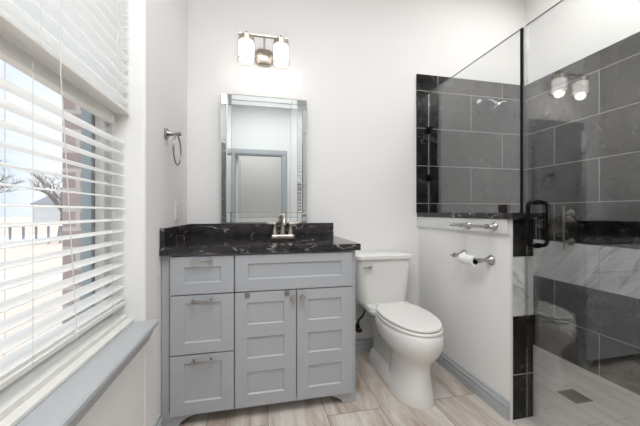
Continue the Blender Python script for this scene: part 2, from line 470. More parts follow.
# left wall with rounded window reveal
bm = bmesh.new()
rr = 0.012
box(bm, -WT, 0, WY1, 0.0, 0, H)
box(bm, -WT, 0, YF - 1.6, WY0, 0, H)
box(bm, -WT, 0, WY0, WY1, 0, WZ0)
box(bm, -WT, 0, WY0, WY1, WZ1, H)
wl_o = struct('wall_left', bm, M['wall'], 'white left wall with the deep window opening')
bv = wl_o.modifiers.new('bullnose', 'BEVEL'); bv.width = 0.012; bv.segments = 4; bv.limit_method = 'ANGLE'
# brick veneer outside
bm = bmesh.new()
box(bm, -0.275, -WT, WY1 - 0.03, 1.2, -0.5, 3.0)
box(bm, -0.275, -WT, YF - 1.6, WY0 + 0.03, -0.5, 3.0)
box(bm, -0.275, -WT, WY0 + 0.03, WY1 - 0.03, -0.5, WZ0)
box(bm, -0.275, -WT, WY0 + 0.03, WY1 - 0.03, WZ1, 3.0)
struct('wall_outside', bm, M['brick'], 'brown brick outer face of the left wall seen past the window')

bm = bmesh.new()
box(bm, RX + 0.012, RX + 0.15, SHE - 0.15, 0, -0.05, H)
box(bm, HWX1, RX + 0.15, SHE - 0.12, SHE, -0.05, H)
struct('wall_right', bm, M['wall'], 'white right wall above the shower tiles')
bm = bmesh.new(); box(bm, RX, RX + 0.012, SHE + 0.012, -0.012, -0.05, 2.117)
struct('wall_right_tiled', bm, M['tile_right'], 'charcoal marble tiled right wall of the shower with one light band')
bm = bmesh.new(); box(bm, HWX1 + 0.0105, RX, -0.012, 0, -0.05, 1.0); box(bm, 1.664, RX, -0.012, 0, 1.0365, 2.117); box(bm, HWX1 + 0.0205, RX, -0.012, 0, 1.0, 1.0365)
struct('wall_back_tiled', bm, M['tile_back'], 'charcoal marble tiled back wall of the shower')
bm = bmesh.new(); box(bm, HWX1 + 0.011, RX, SHE, SHE + 0.012, -0.05, 2.117)
struct('wall_front_tiled', bm, M['tile_back'], 'charcoal marble tiled near wall of the shower')
bm = bmesh.new(); box(bm, 2.0, RX + 0.15, YF - 0.12, SHE - 0.12, 0, H)
struct('wall_rear', bm, M['wall'], 'white wall beyond the shower, behind the viewer')

# wall behind the viewer, with doorway and grey casing (seen in the mirror)
DX0, DX1, DZ = 0.085, 0.865, 2.03
bm = bmesh.new()
box(bm, 0, DX0 - 0.02, YF - 0.12, YF, 0, H)
box(bm, DX1 + 0.02, 2.0, YF - 0.12, YF, 0, H)
box(bm, DX0 - 0.02, DX1 + 0.02, YF - 0.12, YF, DZ + 0.02, H)
box(bm, 0, 2.0, YF - 1.6, YF - 1.45, 0, H)
box(bm, 1.85, 2.0, YF - 1.45, YF - 0.12, 0, H)
box(bm, 1.02, 2.0, YF, YF + 0.14, 0, H)
struct('wall_front', bm, M['wall'], 'white wall with the doorway behind the viewer')
dr = thing('door_1', 'doorway with grey casing seen in the mirror', 'door', (0.475, YF, 0)); dr['kind'] = 'structure'
bm = bmesh.new()
for x0, x1 in ((DX0 - 0.085, DX0), (DX1, DX1 + 0.095)):
    box(bm, x0, x1, YF, YF + 0.018, 0, DZ, 0.004)
    box(bm, x0 + 0.015, x1 - 0.015, YF + 0.018, YF + 0.026, 0, DZ, 0.003)
box(bm, DX0 - 0.085, DX1 + 0.095, YF, YF + 0.018, DZ, DZ + 0.095, 0.004)
box(bm, DX0 - 0.07, DX1 + 0.08, YF + 0.018, YF + 0.026, DZ + 0.015, DZ + 0.08, 0.003)
obj('casing', bm, M['grey_trim'], dr)
bm = bmesh.new()
box(bm, DX0 - 0.02, DX0, YF - 0.12, YF, 0, DZ); box(bm, DX1, DX1 + 0.02, YF - 0.12, YF, 0, DZ); box(bm, DX0 - 0.02, DX1 + 0.02, YF - 0.12, YF, DZ, DZ + 0.02)
obj('jamb', bm, M['grey_trim'], dr)
bm = bmesh.new()
box(bm, DX0 + 0.002, DX0 + 0.042, YF - 0.88, YF - 0.12, 0.01, DZ - 0.005, 0.002)
obj('door_panel', bm, M['door_white'], dr)

# half wall
bm = bmesh.new(); box(bm, HWX0, HWX1, HWY + 0.010, -0.0, -0.05, 1.005)
struct('wall_half', bm, M['wall'], 'white half wall between the toilet and the shower')
bm = bmesh.new()
box(bm, HWX0 + 0.006, HWX1 + 0.010, HWY, HWY + 0.0095, -0.05, 1.004)
box(bm, HWX1 + 0.0005, HWX1 + 0.010, HWY + 0.0095, -0.012, -0.05, 1.004)
struct('wall_half_tiled', bm, M['tile_end'], 'dark and light marble tiles on the end of the half wall')
bm = bmesh.new(); box(bm, HWX0 - 0.003, HWX0 + 0.0055, HWY - 0.001, HWY + 0.0095, 0.0, 1.004)
struct('trim_1', bm, M['vinyl'], 'pale metal edge strip beside the pillar tiles')
bm = bmesh.new()
prism(bm, [(HWX0 - 0.016, 1.005), (HWX0, 1.005), (HWX0, 0.928), (HWX0 - 0.012, 0.928), (HWX0 - 0.016, 0.932)], 'y', HWY + 0.012, -0.001)
struct('trim_2', bm, M['trim_white'], 'white board under the half wall cap')
bm = bmesh.new(); box(bm, 1.662, 1.822, HWY - 0.02, -0.012, 1.0055, 1.036, 0.003)
struct('trim_3', bm, M['counter'], 'black marble cap stone on the half wall')
bm = bmesh.new(); box(bm, HWX0 - 0.0, HWX1 - 0.018, SHE - 0.05, HWY - 0.0015, 0.0, 0.012, 0.002); box(bm, HWX1 - 0.0179, HWX1, SHE - 0.05, HWY - 0.0015, -0.05, 0.012)
struct('trim_4', bm, M['threshold'], 'pale stone threshold under the shower door')

# baseboards : stepped profile
PB = [(0.0, 0.0), (0.016, 0.0), (0.016, 0.045), (0.011, 0.048), (0.011, 0.056), (0.016, 0.059), (0.016, 0.072), (0.010, 0.078), (0.010, 0.086), (0.006, 0.095), (0.0, 0.097)]
bm = bmesh.new(); prism(bm, [(-d, z) for d, z in PB], 'x', 0.992, HWX0 - 0.017)
struct('baseboard_back', bm, M['grey_trim'], 'grey baseboard behind the toilet')
bm = bmesh.new(); prism(bm, [(HWX0 - d, z) for d, z in PB], 'y', HWY + 0.008, -0.0005)
struct('baseboard_right', bm, M['grey_trim'], 'grey baseboard along the half wall')
bm = bmesh.new(); prism(bm, [(d, z) for d, z in PB], 'y', YF + 0.03, -0.572)
struct('baseboard_left', bm, M['grey_trim'], 'grey baseboard under the window')

# window
wo = thing('window_1', 'white framed window behind the blinds', 'window', (-0.15, (WY0 + WY1) / 2, WZ0)); wo['kind'] = 'structure'
bm = bmesh.new()
y0, y1, z0, z1 = WY0, WY1, WZ0 + 0.03, WZ1
for a in ((y1 - 0.028, y1, z0, z1), (y0, y0 + 0.04, z0, z1), (y0 + 0.04, y1 - 0.028, z0, z0 + 0.05), (y0 + 0.04, y1 - 0.028, z1 - 0.05, z1), (y0 + 0.04, y1 - 0.028, 1.425, 1.475)):
    box(bm, -0.168, -0.135, a[0], a[1], a[2], a[3], 0.003)
obj('window_frame', bm, M['vinyl'], wo)
bm = bmesh.new(); box(bm, -0.156, -0.150, y0 + 0.04, y1 - 0.028, z0 + 0.05, z1 - 0.05)
obj('window_pane', bm, M['win_glass'], wo)
bm = bmesh.new(); box(bm, -0.205, -0.172, y1 - 0.044, y1 - 0.031, z0, z1)
obj('window_flashing', bm, M['teal'], wo)

# sill : stool with moulded apron + stepped frame ledges
bm = bmesh.new()
pr = [(-0.05, 0.560), (-0.05, 0.595), (0.044, 0.595), (0.050, 0.590), (0.051, 0.580), (0.046, 0.572), (0.040, 0.570), (0.036, 0.560),
      (0.030, 0.556), (0.026, 0.540), (0.020, 0.530), (0.016, 0.515), (0.0, 0.510), (0.0, 0.560)]
prism(bm, pr, 'y', WY0 - 0.02, WY1 + 0.008)
sill = struct('trim_5', bm, M['grey_trim'], 'grey painted window stool with moulded apron')
bm = bmesh.new()
box(bm, -0.134, -0.040, WY0 + 0.001, WY1 - 0.001, 0.5955, 0.608, 0.002)
box(bm, -0.134, -0.066, WY0 + 0.001, WY1 - 0.001, 0.608, 0.626, 0.002)
struct('trim_6', bm, M['vinyl'], 'off-white stepped ledge between stool and window')

# ================================================================== BLINDS
BX = -0.080
BY0, BY1 = WY0 + 0.008, WY1 - 0.006
def slat_mesh(tilt):
    bm = bmesh.new()
    n = 6; top = []; bot = []
    for k in range(n + 1):
        s = -1 + 2 * k / n
        x = s * 0.025; z = 0.0025 * (1 - s * s)
        c, sn = math.cos(tilt), math.sin(tilt)
        top.append((x * c - z * sn, x * sn + z * c)); z2 = z - 0.0028
        bot.append((x * c - z2 * sn, x * sn + z2 * c))
    prism(bm, top + bot[::-1], 'y', 0, 0)
    bm.free()
    bm = bmesh.new()
    prism(bm, top + bot[::-1], 'y', BY0, BY1)
    return bm
def blind(BX, zlo, zhi, tilt, label, head, cords, rail_top, hx):
    t = thing('window_blind', label, 'blind', (BX, (BY0 + BY1) / 2, zlo - 0.02))
    first = None; n = int(round((zhi - zlo) / 0.0445)) + 1
    for i in range(n):
        z = zlo + i * 0.0445
        if first is None:
            first = obj('slat', slat_mesh(tilt), M['blind'], t, smooth=True)
            base = first.location.copy()
            first.location = base + Vector((BX, 0, z))
        else:
            c = first.copy(); COL.objects.link(c); c.location = base + Vector((BX, 0, z))
    bm = bmesh.new(); box(bm, BX - 0.026, BX + 0.026, BY0, BY1, rail_top - 0.015, rail_top, 0.002)
    obj('bottom_rail', bm, M['rail'], t)
    bm = bmesh.new(); box(bm, hx[0], hx[1], BY0, BY1, head[0], head[1], 0.002)
    obj('head_rail', bm, M['rail'], t)
    for y in cords:
        for dx in (-0.0275, 0.0275):
            bm = bmesh.new(); tube(bm, [(BX + dx, y, rail_top - 0.01), (BX + dx, y, head[0])], 0.0007, 6)
            obj('ladder_cord', bm, M['cord'], t)
    return t
b1 = blind(-0.096, 0.700, 1.345, math.radians(-5), 'lower white window blind with open slats over the garden view', (1.394, 1.4325), (-0.86, -1.25, -1.9), 0.683, (-0.133, -0.104))
b2 = blind(-0.080, 1.477, 2.37, math.radians(22), 'upper white window blind with closed slats above the lower one', (2.41, 2.455), (-0.86, -1.25, -1.9), 1.4485, (-0.108, -0.056))
bm = bmesh.new(); tube(bm, [(BX + 0.034, -1.195, 2.405), (BX + 0.034, -1.19, 1.4), (BX + 0.036, -1.125, 0.705)], 0.0012, 6)
lathe(bm, [(0.002, 0), (0.0045, 0.006), (0.005, 0.02), (0.001, 0.026)], (BX + 0.036, -1.125, 0.685), (0, 0, 1), 10)
obj('lift_cord', bm, M['cord'], b2)

# ================================================================== VANITY
VX1 = 0.979; FY = -0.54; DY = -0.56
van = thing('vanity_cabinet', 'grey bathroom vanity cabinet with three drawers and two panelled doors', 'cabinet', (0.49, -0.27, 0))
bm = bmesh.new()
# carcass
box(bm, 0.004, 0.020, -0.525, -0.004, 0.055, 0.834)
box(bm, VX1 - 0.016, VX1, -0.525, -0.004, 0.055, 0.834)
box(bm, 0.020, VX1 - 0.016, -0.525, -0.004, 0.055, 0.070)
box(bm, 0.020, VX1 - 0.016, -0.012, -0.004, 0.070, 0.834)
box(bm, 0.036, VX1 - 0.034, -0.526, -0.522, 0.060, 0.812)
# face frame: stiles and rails (proud)
box(bm, 0.002, 0.036, FY, -0.525, 0.0, 0.834, 0.001)
box(bm, VX1 - 0.034, VX1, FY, -0.525, 0.03, 0.834, 0.001)
box(bm, 0.036, VX1 - 0.034, FY, -0.525, 0.812, 0.834)
box(bm, 0.036, VX1 - 0.034, FY, -0.525, 0.052, 0.07)
box(bm, 0.325, 0.355, FY, -0.525, 0.06, 0.812)
box(bm, 0.036, VX1 - 0.034, FY, -0.525, 0.628, 0.646)
obj('body', bm, M['grey_paint'], van)
def foot(pts):
    bm = bmesh.new(); prism(bm, pts, 'y', FY - 0.003, FY + 0.05); return bm
Lp = [(0.002, 0.0), (0.078, 0.0), (0.082, 0.012), (0.092, 0.024), (0.112, 0.036), (0.15, 0.052), (0.15, 0.0525), (0.002, 0.0525)]
obj('foot', foot(Lp), M['grey_paint'], van)
obj('foot', foot([(VX1 + 0.002 - (x - 0.002), z) for x, z in Lp]), M['grey_paint'], van)
bm = bmesh.new(); box(bm, 0.01, VX1 - 0.005, -0.47, -0.455, 0.0, 0.055); box(bm, VX1 - 0.02, VX1 - 0.001, -0.455, -0.01, 0.0, 0.055)
obj('toe_kick', bm, M['grey_paint'], van)

def shaker(x0, x1, z0, z1, openings, yf=DY, th=0.018, rec=0.007, sl=0.005):
    bm = bmesh.new()
    xs = sorted({x0, x1, *[o[0] for o in openings], *[o[1] for o in openings]})
    zs = sorted({z0, z1, *[o[2] for o in openings], *[o[3] for o in openings]})
    def q(*p): bm.faces.new([bm.verts.new(v) for v in p])
    for i in range(len(xs) - 1):
        for j in range(len(zs) - 1):
            a, b, c, d = xs[i], xs[i + 1], zs[j], zs[j + 1]
            if any(o[0] <= a + 1e-6 and o[1] >= b - 1e-6 and o[2] <= c + 1e-6 and o[3] >= d - 1e-6 for o in openings):
                y2 = yf + rec
                q((a, yf, c), (b, yf, c), (b - sl, y2, c + sl), (a + sl, y2, c + sl))
                q((b, yf, c), (b, yf, d), (b - sl, y2, d - sl), (b - sl, y2, c + sl))
                q((b, yf, d), (a, yf, d), (a + sl, y2, d - sl), (b - sl, y2, d - sl))
                q((a, yf, d), (a, yf, c), (a + sl, y2, c + sl), (a + sl, y2, d - sl))
                q((a + sl, y2, c + sl), (b - sl, y2, c + sl), (b - sl, y2, d - sl), (a + sl, y2, d - sl))
            else:
                q((a, yf, c), (b, yf, c), (b, yf, d), (a, yf, d))
    yb = yf + th
    q((x0, yb, z0), (x1, yb, z0), (x1, yb, z1), (x0, yb, z1))
    q((x0, yf, z0), (x1, yf, z0), (x1, yb, z0), (x0, yb, z0)); q((x0, yf, z1), (x1, yf, z1), (x1, yb, z1), (x0, yb, z1))
    q((x0, yf, z0), (x0, yf, z1), (x0, yb, z1), (x0, yb, z0)); q((x1, yf, z0), (x1, yf, z1), (x1, yb, z1), (x1, yb, z0))
    bmesh.ops.remove_doubles(bm, verts=bm.verts[:], dist=1e-5)
    return bm
def pull(x, z, parent, w=0.092):
    bm = bmesh.new(); y = DY
    pts = []
    for k in range(13):
        s = -1 + 2 * k / 12
        pts.append((x + s * w / 2, y - 0.026 - 0.006 * (1 - s * s), z))
    n = len(pts)
    # flat arched bar
    for sx in (-1, 1):
        box(bm, x + sx * (w / 2 - 0.006) - 0.005, x + sx * (w / 2 - 0.006) + 0.005, y - 0.027, y, z - 0.006, z + 0.006, 0.0015)
    L = []
    for p in pts:
        L.append([(p[0], p[1] - 0.003, p[2] - 0.005), (p[0], p[1] + 0.003, p[2] - 0.005), (p[0], p[1] + 0.003, p[2] + 0.005), (p[0], p[1] - 0.003, p[2] + 0.005)])
    loft(bm, L)
    return obj('handle', bm, M['nickel'], parent)
drawers = [(0.643, 0.825, (0.106, 0.275, 0.697, 0.774), 0.814), (0.354, 0.637, (0.106, 0.278, 0.408, 0.600), 0.624), (0.062, 0.348, (0.106, 0.278, 0.122, 0.310), 0.334)]
for z0, z1, op, hz in drawers:
    d = obj('drawer', shaker(0.044, 0.336, z0, z1, [op]), M['grey_paint'], van)
    pull(0.190, hz - 0.012, d)
obj('false_drawer_front', shaker(0.343, 0.955, 0.643, 0.825, [(0.405, 0.893, 0.702, 0.781)]), M['grey_paint'], van)
for x0, x1, kx in ((0.343, 0.6485, 0.628), (0.6535, 0.955, 0.678)):
    ops = [(x0 + 0.058, x1 - 0.062, a, b) for a, b in ((0.474, 0.584), (0.304, 0.410), (0.122, 0.236))]
    d = obj('door', shaker(x0, x1, 0.062, 0.637, ops), M['grey_paint'], van)
    bm = bmesh.new(); lathe(bm, [(0.006, 0), (0.006, 0.012), (0.012, 0.016), (0.0145, 0.022), (0.013, 0.027), (0.006, 0.029)], (kx, DY, 0.600), (0, -1, 0), 20)
    obj('knob', bm, M['nickel'], d, smooth=True)
    if x0 < 0.5:
        for sx in (0.402, 0.600):
            bm = bmesh.new(); box(bm, sx - 0.012, sx + 0.012, DY - 0.004, DY, 0.610, 0.636, 0.0015)
            obj('catch_plate', bm, M['pewter'], d)

# countertop with sink cut-out
ct = thing('vanity_countertop', 'black marble vanity top with white veins, backsplash and oval sink', 'countertop', (0.5, -0.28, 0.835))
CX1, CY0 = 0.998, -0.572
def counter_bm():
    bm = bmesh.new(); z0, z1 = 0.8355, 0.870
    outer = [(0.001, -0.001), (0.001, CY0), (CX1, CY0), (CX1, -0.001)]
    ell = [(0.615 + 0.20 * math.cos(t), -0.31 + 0.145 * math.sin(t)) for t in [2 * PI * k / 40 for k in range(40)]]
    rings = {}
    for z in (z0, z1):
        A = [bm.verts.new((x, y, z)) for x, y in outer]; B = [bm.verts.new((x, y, z)) for x, y in ell]
        es = [bm.edges.new((A[i], A[(i + 1) % 4])) for i in range(4)] + [bm.edges.new((B[i], B[(i + 1) % 40])) for i in range(40)]
        bmesh.ops.triangle_fill(bm, use_beauty=True, edges=es)
        rings[z] = (A, B)
    for k, n in ((0, 4), (1, 40)):
        P, Q = rings[z0][k], rings[z1][k]
        for i in range(n): bm.faces.new((P[i], P[(i + 1) % n], Q[(i + 1) % n], Q[i]))
    return bm
obj('slab', counter_bm(), M['counter'], ct)
bm = bmesh.new(); box(bm, 0.022, 0.991, -0.021, -0.001, 0.8705, 0.964, 0.0015); obj('backsplash', bm, M['counter'], ct)
bm = bmesh.new(); box(bm, 0.001, 0.0215, CY0 + 0.004, -0.001, 0.8705, 0.964, 0.0015); obj('side_splash', bm, M['counter'], ct)
bm = bmesh.new()
L = []
for s, z in ((1.06, 0.8352), (1.0, 0.8352), (0.97, 0.80), (0.88, 0.755), (0.65, 0.725), (0.3, 0.715), (0.08, 0.713)):
    L.append([(0.615 + 0.20 * s * math.cos(t), -0.31 + 0.145 * s * math.sin(t), z) for t in [2 * PI * k / 40 for k in range(40)]])
loft(bm, L, cap0=False)
obj('sink_basin', bm, M['ceramic'], ct, smooth=True)

# faucet
fc = thing('faucet', 'brushed nickel two-handle faucet on the black vanity top', 'faucet', (0.617, -0.10, 0.870))
fx, fy, fz = 0.617, -0.10, 0.8702
bm = bmesh.new()
loft(bm, [rrect(fx - 0.08, fx + 0.08, fy - 0.029, fy + 0.029, 0.012, fz), rrect(fx - 0.08, fx + 0.08, fy - 0.029, fy + 0.029, 0.012, fz + 0.012), rrect(fx - 0.074, fx + 0.074, fy - 0.024, fy + 0.024, 0.010, fz + 0.020)])
obj('base', bm, M['warm_nickel'], fc)
bm = bmesh.new()
sp = [(fx, fy, fz + 0.018), (fx, fy, fz + 0.07), (fx, fy - 0.004, fz + 0.115), (fx, fy - 0.018, fz + 0.143), (fx, fy - 0.045, fz + 0.155), (fx, fy - 0.078, fz + 0.146), (fx, fy - 0.100, fz + 0.122), (fx, fy - 0.108, fz + 0.100)]
tube(bm, sp, [0.019, 0.0145, 0.0125, 0.0115, 0.011, 0.011, 0.011, 0.0105], 16)
lathe(bm, [(0.012, 0), (0.0135, 0.002), (0.0135, 0.014), (0.011, 0.016)], (fx, fy - 0.108, fz + 0.104), (0, 0, -1), 16)
obj('spout', bm, M['warm_nickel'], fc, smooth=True)
bm = bmesh.new(); tube(bm, [(fx, fy + 0.024, fz + 0.015), (fx, fy + 0.024, fz + 0.145)], 0.003, 8); lathe(bm, [(0.003, 0), (0.0075, 0.004), (0.0075, 0.012), (0.002, 0.016)], (fx, fy + 0.024, fz + 0.142), (0, 0, 1), 12)
obj('lift_rod', bm, M['warm_nickel'], fc, smooth=True)
for s in (-1, 1):
    hx = fx + s * 0.052
    bm = bmesh.new()
    lathe(bm, [(0.021, 0), (0.020, 0.010), (0.015, 0.03), (0.012, 0.05), (0.0125, 0.062), (0.015, 0.070), (0.013, 0.080), (0.004, 0.084)], (hx, fy, fz + 0.017), (0, 0, 1), 20)
    tube(bm, [(hx, fy, fz + 0.092), (hx + s * 0.03, fy - 0.004, fz + 0.094), (hx + s * 0.062, fy - 0.012, fz + 0.099)], [0.0085, 0.0075, 0.006], 12)
    obj('lever_handle', bm, M['warm_nickel'], fc, smooth=True)

# ================================================================== MIRROR
mr = thing('wall_mirror', 'tall rectangular mirror with a wide glass border above the faucet', 'mirror', (0.503, 0, 0.975))
mx0, mx1, mz0, mz1 = 0.211, 0.797, 0.970, 1.840
bm = bmesh.new(); box(bm, mx0 + 0.004, mx1 - 0.004, -0.008, -0.001, mz0 + 0.004, mz1 - 0.004); obj('backing', bm, M['pewter'], mr)
bw = 0.070
bm = bmesh.new(); box(bm, mx0 + bw, mx1 - bw, -0.014, -0.008, mz0 + bw, mz1 - bw, 0.0); obj('mirror_pane', bm, M['mirror'], mr)
def strip(u0, u1, v0, v1, side, bev_deg, flat_deg, label=None, wfrac=0.85):
    """one mirrored border strip; section across the strip runs outer -> inner; side picks the edge"""
    # u = distance from outer mirror edge, v = run along the edge
    w = u1 - u0; yb = -0.008
    b = min(w * wfrac, w)
    hb = math.tan(math.radians(bev_deg)) * b
    h0 = 0.006 + hb
    pr = [(u0, yb), (u0, yb - h0), (u0 + w - b, yb - h0), (u1, yb - 0.006), (u1, yb)]
    pr = [pr[0], pr[1], pr[2], pr[3], pr[4]] if w - b > 1e-4 else [pr[0], pr[1], pr[3], pr[4]]
    bm = bmesh.new()
    def mk(p, v):
        if side == 'L': return (mx0 + p[0], p[1], v)
        if side == 'R': return (mx1 - p[0], p[1], v)
        if side == 'T': return (v, p[1], mz1 - p[0])
        return (v, p[1], mz0 + p[0])
    A = [bm.verts.new(mk(p, v0)) for p in pr]; B = [bm.verts.new(mk(p, v1)) for p in pr]; n = len(pr)
    bm.faces.new(A); bm.faces.new(B[::-1])
    for i in range(n): bm.faces.new((A[i], A[(i + 1) % n], B[(i + 1) % n], B[i]))
    return obj('border_strip', bm, M['mirror'], mr)
g = 0.0012
zc = [mz0, mz0 + 0.038, 1.13, 1.475, mz1 - 0.075]
zcr = [mz0, mz0 + 0.038, 1.235, 1.60, mz1 - 0.075]
for side, zz in (('L', zc), ('R', zcr)):
    for a, b in zip(zz[:-1], zz[1:]):
        strip(0, 0.034, a + g, b - g, side, 30, 0)
    strip(0.036, 0.068, mz0 + 0.070, mz1 - 0.071, side, 17 if side == 'R' else 6, 0)
for x in ((mx0 + 0.071, mx1 - 0.071),):
    strip(0, 0.034, x[0], x[1], 'T', 6, 0); strip(0.036, 0.068, x[0], x[1], 'T', 3, 0)
    strip(0, 0.034, x[0], x[1], 'B', 4, 0); strip(0.036, 0.068, x[0], x[1], 'B', 2, 0)
for x0 in (mx0, mx1 - 0.070):
    bm = bmesh.new(); box(bm, x0 + 0.001, x0 + 0.069, -0.017, -0.008, mz1 - 0.0735, mz1, 0.003, 1); obj('corner_block', bm, M['mirror'], mr)
    xx = (x0 + 0.0355, x0 + 0.069) if x0 == mx0 else (x0 + 0.001, x0 + 0.0345)
    bm = bmesh.new(); box(bm, xx[0], xx[1], -0.015, -0.008, mz0, mz0 + 0.069, 0.002, 1); obj('corner_block', bm, M['mirror'], mr)

# ================================================================== VANITY LIGHT
vl = thing('vanity_light', 'two-shade brushed nickel wall light glowing above the mirror', 'lamp', (0.49, 0, 2.15))
LY = -0.105
bm = bmesh.new()
L = []
for y, k in ((-0.001, 1.0), (-0.012, 1.0), (-0.022, 0.93), (-0.028, 0.8)):
    L.append([(x, y, z) for x, z, _ in [(p[0], p[1], 0) for p in rrect(0.497 - 0.060 * k, 0.497 + 0.060 * k, 2.113 - 0.058 * k, 2.113 + 0.058 * k, 0.035 * k, 0)]])
loft(bm, L)
obj('wall_plate', bm, M['warm_nickel'], vl, smooth=True)
bm = bmesh.new()
tube(bm, [(0.497, -0.025, 2.125), (0.497, -0.06, 2.14), (0.497, -0.095, 2.17), (0.497, LY, 2.199)], 0.007, 12)
obj('arm', bm, M['warm_nickel'], vl, smooth=True)
bm = bmesh.new(); box(bm, 0.330, 0.655, LY - 0.010, LY + 0.010, 2.198, 2.210, 0.002)
obj('cross_bar', bm, M['warm_nickel'], vl)
for lx in (0.381, 0.606):
    bm = bmesh.new()
    lathe(bm, [(0.008, 0), (0.010, 0.006), (0.004, 0.014)], (lx, LY, 2.210), (0, 0, 1), 14)
    lathe(bm, [(0.012, 0), (0.038, 0.005), (0.048, 0.014), (0.048, 0.040), (0.030, 0.042), (0.02, 0.05)], (lx, LY, 2.198), (0, 0, -1), 24)
    obj('shade_holder', bm, M['warm_nickel'], vl, smooth=True)
    bm = bmesh.new()
    lathe(bm, [(0.0535, 0), (0.056, 0), (0.056, 0.150), (0.0535, 0.150), (0.0535, 0)], (lx, LY, 2.182), (0, 0, -1), 32, cap=False)
    obj('outer_glass_shade', bm, M['clear'], vl, smooth=True)
    bm = bmesh.new()
    lathe(bm, [(0.0520, 0), (0.0580, 0), (0.0580, 0.005), (0.0520, 0.005), (0.0520, 0)], (lx, LY, 2.037), (0, 0, -1), 32, cap=False)
    obj('glass_rim', bm, M['pewter'], vl, smooth=True)
    bm = bmesh.new()
    lathe(bm, [(0.030, 0), (0.046, 0.001), (0.050, 0.004), (0.050, 0.102), (0.047, 0.102), (0.047, 0.005), (0.030, 0.004)], (lx, LY, 2.150), (0, 0, -1), 32, cap=False)
    obj('frosted_shade', bm, M['frosted'], vl, smooth=True)
    pl = bpy.data.lights.new('bulb_light', 'POINT'); pl.energy = 0.28; pl.color = (1, 0.95, 0.88); pl.shadow_soft_size = 0.03
    po = bpy.data.objects.new('bulb_light', pl); COL.objects.link(po); po.parent = vl; po.location = Vector((lx, LY, 2.03)) - vl.location

# ================================================================== TOWEL RING, OUTLET
tr = thing('towel_ring', 'nickel towel ring on the left wall beside the mirror', 'towel ring', (0, -0.475, 1.432))
bm = bmesh.new()
box(bm, 0.0005, 0.010, -0.497, -0.449, 1.412, 1.462, 0.004)
lathe(bm, [(0.017, 0), (0.011, 0.014), (0.008, 0.03), (0.0075, 0.048), (0.010, 0.052), (0.010, 0.062), (0.003, 0.066)], (0.009, -0.473, 1.436), (1, 0, 0), 18)
obj('post', bm, M['pewter'], tr, smooth=True)
bm = bmesh.new()
rc = (0.056, -0.478, 1.352)
tube(bm, [(rc[0] + 0.002 * math.cos(t), rc[1] + 0.062 * math.cos(t), rc[2] + 0.073 * math.sin(t)) for t in [2 * PI * k / 48 for k in range(48)]], 0.0042, 10, closed=True)
obj('ring', bm, M['pewter'], tr, smooth=True)
ot = thing('wall_outlet', 'white outlet plate on the left wall above the side splash', 'outlet', (0, -0.28, 1.045))
bm = bmesh.new(); box(bm, 0.0004, 0.006, -0.316, -0.246, 0.990, 1.105, 0.002); obj('cover_plate', bm, M['plastic'], ot)
for z in (1.024, 1.071):
    bm = bmesh.new(); box(bm, 0.006, 0.0085, -0.298, -0.264, z - 0.016, z + 0.016, 0.002); so = obj('socket', bm, M['plastic'], ot)
    bm = bmesh.new()
    for dy in (-0.007, 0.006): box(bm, 0.0085, 0.009, -0.281 + dy - 0.0013, -0.281 + dy + 0.0013, z - 0.004, z + 0.006)
    obj('slot', bm, M['slot'], so)

# ================================================================== TOILET
TX = 1.325
to = thing('toilet', 'white elongated two-piece toilet with closed lid between vanity and half wall', 'toilet', (TX, -0.4, 0))
def egg(yf, yb, hw, z, yc=None, n=40, pb=0.75, pf=1.0):
    yc = yc if yc is not None else yb - (yb - yf) * 0.42
    pts = []
    for k in range(n):
        t = 2 * PI * k / n; c, s = math.cos(t), math.sin(t)
        if c >= 0: y = yc - (yc - yf) * (c ** pf)
        else: y = yc + (yb - yc) * (abs(c) ** pb)
        x = hw * math.copysign(abs(s) ** (0.92 if c >= 0 else 0.75), s)
        pts.append((TX + x, y, z))
    return pts
bm = bmesh.new()
BXO = 0.012
S = [(-0.684, -0.36, 0.116, 0.0), (-0.686, -0.36, 0.116, 0.012), (-0.680, -0.365, 0.108, 0.05), (-0.672, -0.37, 0.094, 0.11), (-0.668, -0.37, 0.087, 0.17), (-0.672, -0.36, 0.088, 0.205),
     (-0.688, -0.33, 0.102, 0.235), (-0.712, -0.29, 0.126, 0.262), (-0.733, -0.26, 0.147, 0.295), (-0.744, -0.245, 0.159, 0.330), (-0.746, -0.24, 0.161, 0.362), (-0.740, -0.24, 0.157, 0.388), (-0.730, -0.245, 0.150, 0.399)]
loft(bm, [egg(a, b, c, z) for a, b, c, z in S])
obj('bowl', bm, M['ceramic'], to, smooth=True)
bm = bmesh.new()
L = []
for z, hw, y0 in ((0.0, 0.112, -0.52), (0.05, 0.110, -0.52), (0.075, 0.100, -0.50), (0.095, 0.080, -0.48), (0.22, 0.076, -0.46), (0.30, 0.080, -0.45), (0.34, 0.10, -0.42), (0.390, 0.125, -0.40)):
    L.append(rrect(TX - hw, TX + hw, y0, -0.12 if z < 0.3 else -0.05, 0.035, z))
loft(bm, L)
obj('trapway_base', bm, M['ceramic'], to, smooth=True)
bm = bmesh.new()
loft(bm, [rrect(TX - 0.15, TX + 0.15, -0.30, -0.03, 0.04, 0.3705), rrect(TX - 0.16, TX + 0.16, -0.30, -0.03, 0.04, 0.39), rrect(TX - 0.155, TX + 0.155, -0.29, -0.03, 0.04, 0.412)])
obj('tank_shelf', bm, M['ceramic'], to, smooth=True)
